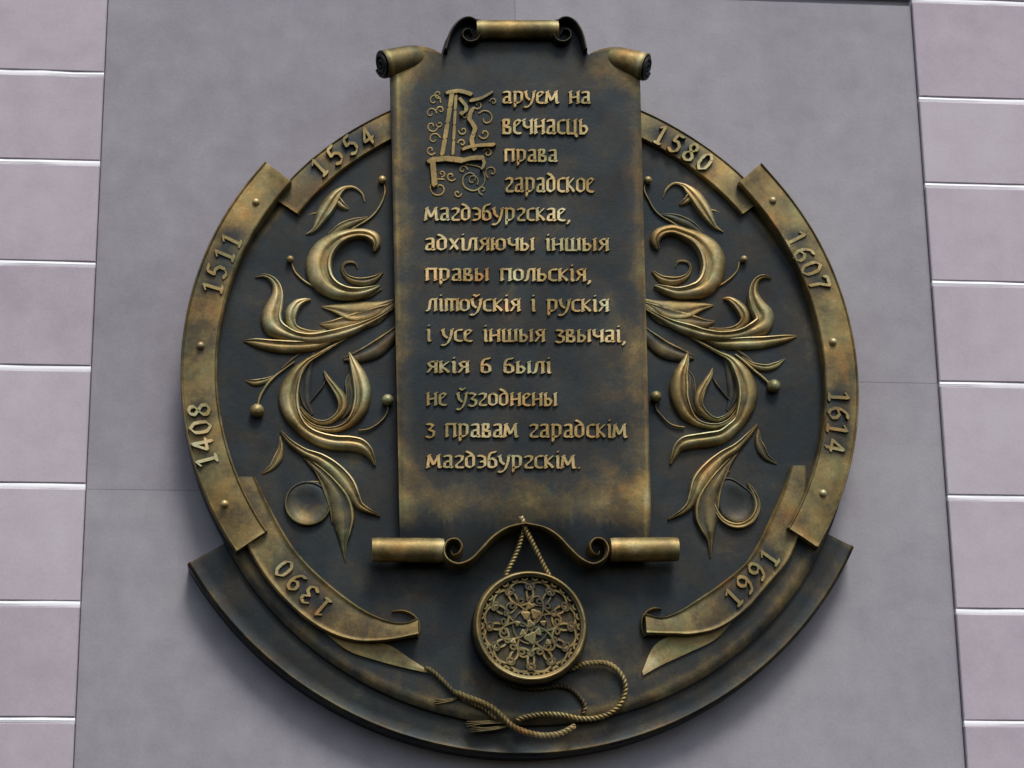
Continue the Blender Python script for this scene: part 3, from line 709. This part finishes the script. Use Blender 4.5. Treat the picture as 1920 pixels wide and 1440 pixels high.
# ---- cord and seal
def rope(P, d, R, name='cord', parent=plaque, rub=.66, pitch=.020, strands=2):
    Q = catmull([(x, y) if len(p) == 2 else p for p in P for x, y in [p[:2]]], 400)
    Z = np.full(len(Q), d) if not callable(d) else np.array([d(i / 399) for i in range(400)])
    q = XZ(Q, float(np.mean(Z)))
    L = np.r_[0, np.cumsum(np.hypot(*np.diff(q, axis=0).T))]
    n = max(12, int(L[-1] / (pitch / 9))); s = np.linspace(0, L[-1], n)
    x = np.interp(s, L, q[:, 0]); z = np.interp(s, L, q[:, 1]); dd = np.interp(s, L, Z)
    tx, tz = np.gradient(x), np.gradient(z); l = np.hypot(tx, tz) + 1e-12; nx, nz = -tz / l, tx / l
    parts = []
    for k in range(strands):
        ph = 2 * math.pi * s / pitch + 2 * math.pi * k / strands
        pts = [(x[i] + nx[i] * math.cos(ph[i]) * R * .5, -(dd[i] + math.sin(ph[i]) * R * .5), z[i] + nz[i] * math.cos(ph[i]) * R * .5) for i in range(n)]
        taper = [R * .58 * min(1, .5 + i / 5, .5 + (n - 1 - i) / 5) for i in range(n)]
        parts.append(tube_mesh(pts, taper, 7))
    V, Fc = join(parts)
    return mesh_obj(name, V, Fc, BRONZE, parent, rub)
SC = W(996, 1172, .118)
def ring(r, rad, dd, k=8, n=72, wav=0.0, lobes=12):
    pts = []
    for i in range(n + 1):
        a = 2 * math.pi * i / n; rr = r * (1 + wav * abs(math.sin(a * lobes / 2)))
        pts.append((SC.x + rr * math.cos(a), -dd, SC.z + rr * math.sin(a)))
    return tube_mesh(pts, rad, k, False)
RS = .1295
prof = [(1.0, .050), (1.0, .090), (.985, .100), (.95, .1085), (.905, .112), (.87, .110), (.845, .102), (.835, .094), (.60, .095), (.30, .098), (.02, .099)]
V = []; R = []; na = 72
for r, dd in prof:
    for j in range(na):
        a = 2 * math.pi * j / na; V.append((SC.x + RS * r * math.cos(a), -dd, SC.z + RS * r * math.sin(a)))
        R.append(.12 if r > .99 else (.50 if r > .86 else .24))
Fc = [(i * na + j, i * na + (j + 1) % na, (i + 1) * na + (j + 1) % na, (i + 1) * na + j) for i in range(len(prof) - 1) for j in range(na)]
Fc.append(tuple((len(prof) - 1) * na + j for j in range(na)))
seal = mesh_obj('seal_medallion', V, Fc, BRONZE, plaque, R, True, 'round hanging seal with a lace-like rosette')
for r, rad, dd, rb in ((.80, .0030, .097, .6), (.925, .0030, .1125, .72), (.30, .0024, .100, .45)):
    v, f = ring(RS * r, rad, dd); mesh_obj('seal_ring', v, f, BRONZE, seal, rb)
def loop(cx, cz, rx, rz, rot, dd, rad, n=18, a0=0, a1=360):
    pts = []
    for i in range(n + 1):
        a = math.radians(a0 + (a1 - a0) * i / n); x = rx * math.cos(a); z = rz * math.sin(a)
        pts.append((cx + x * math.cos(rot) - z * math.sin(rot), -dd, cz + x * math.sin(rot) + z * math.cos(rot)))
    return tube_mesh(pts, rad, 6, abs(a1 - a0) < 360)
for j in range(12):                       # interlaced outer arcs
    a = 2 * math.pi * (j + .5) / 12
    v, f = loop(SC.x + RS * .60 * math.cos(a), SC.z + RS * .60 * math.sin(a), RS * .205, RS * .215, a, .0980 + .0016 * (j % 2), .0036, 20)
    mesh_obj('tracery_loop', v, f, BRONZE, seal, .62)
for j in range(12):
    a = 2 * math.pi * j / 12
    v, f = loop(SC.x + RS * .70 * math.cos(a), SC.z + RS * .70 * math.sin(a), RS * .05, RS * .075, a, .1000, .0042, 10)
    mesh_obj('tracery_bead', v, f, BRONZE, seal, .40)
for j in range(30):
    a = 2 * math.pi * j / 30
    v, f = loop(SC.x + RS * .845 * math.cos(a), SC.z + RS * .845 * math.sin(a), RS * .028, RS * .045, a, .1015, .0034, 8)
    mesh_obj('rim_bead', v, f, BRONZE, seal, .58)
for j in range(18):
    a = 2 * math.pi * (j + .5) / 18
    v, f = loop(SC.x + RS * .47 * math.cos(a), SC.z + RS * .47 * math.sin(a), RS * .04, RS * .05, a, .1000, .0040, 8)
    mesh_obj('tracery_bead', v, f, BRONZE, seal, .42)
for j in range(6):
    a = 2 * math.pi * (j + .25) / 6
    v, f = loop(SC.x + RS * .30 * math.cos(a), SC.z + RS * .30 * math.sin(a), RS * .25, RS * .14, a, .0995 + .0014 * (j % 2), .0034, 18)
    mesh_obj('tracery_petal', v, f, BRONZE, seal, .54)
for k, (x, z, q) in enumerate(((-.08, .20, .075), (.09, .22, .085), (0, .04, .07), (-.13, -.12, .06), (.13, -.10, .065), (0, -.20, .10), (.22, .06, .05), (-.22, .05, .05), (0, .36, .06), (.3, -.28, .05), (-.3, -.26, .05))):
    c = [(SC.x + RS * (x + q * (1 + .25 * math.sin(3 * t + k)) * math.cos(t)), SC.z + RS * (z + q * (1 + .25 * math.sin(3 * t + k)) * math.sin(t))) for t in np.linspace(0, 2 * math.pi, 15)[:-1]]
    plate('seal_figure', c, .097, .1045, seal, .56, .0018)

rope([(977, 969), (984, 990), (995, 1012), (1006, 1034), (1018, 1058), (1030, 1080)], lambda s: .108 - .006 * s, .0064, rub=.72, pitch=.017)
rope([(984, 985), (979, 1004), (973, 1024), (965, 1044), (955, 1064), (947, 1080)], lambda s: .100 - .004 * s, .0058, rub=.62, pitch=.017)
rope([(1068, 1256), (1088, 1247), (1112, 1243), (1137, 1244), (1157, 1256), (1170, 1276), (1172, 1298), (1161, 1322), (1140, 1339), (1112, 1347), (1085, 1347), (1055, 1341), (1022, 1339), (990, 1343), (968, 1350)], .066, .0064, rub=.60, pitch=.019)
rope([(935, 1265), (955, 1282), (985, 1290), (1015, 1290), (1046, 1286), (1070, 1292), (1087, 1307), (1097, 1325), (1092, 1338)], .060, .0054, rub=.36, pitch=.018)
rope([(852, 1297), (875, 1307), (900, 1316), (925, 1329), (945, 1347), (963, 1363), (990, 1374), (1020, 1379), (1048, 1376), (1070, 1366), (1078, 1360)], .069, .0068, rub=.64, pitch=.019)
rope([(797, 1251), (812, 1260), (830, 1276), (845, 1292), (862, 1307), (885, 1318), (908, 1330), (932, 1350)], .062, .0052, rub=.52, pitch=.018)
for P in ([(818, 1315), (834, 1314), (850, 1311), (866, 1304)], [(876, 1357), (900, 1355), (925, 1354), (948, 1356)], [(884, 1367), (910, 1367), (935, 1364), (955, 1361)]):
    for q in range(3):
        o = (q - 1) * 2.6
        sweep('tassel_strand', [(P[0][0] - 3 + abs(o), P[0][1] + o * 1.7, 2.5), (P[1][0], P[1][1] + o, 3.2), (P[2][0], P[2][1] + o * .8, 3.2), (*P[3], 3)], plaque, .011, .052 + .0004 * q, 'round', 1, .36, wref=6)

plaque.location.y = -STAND
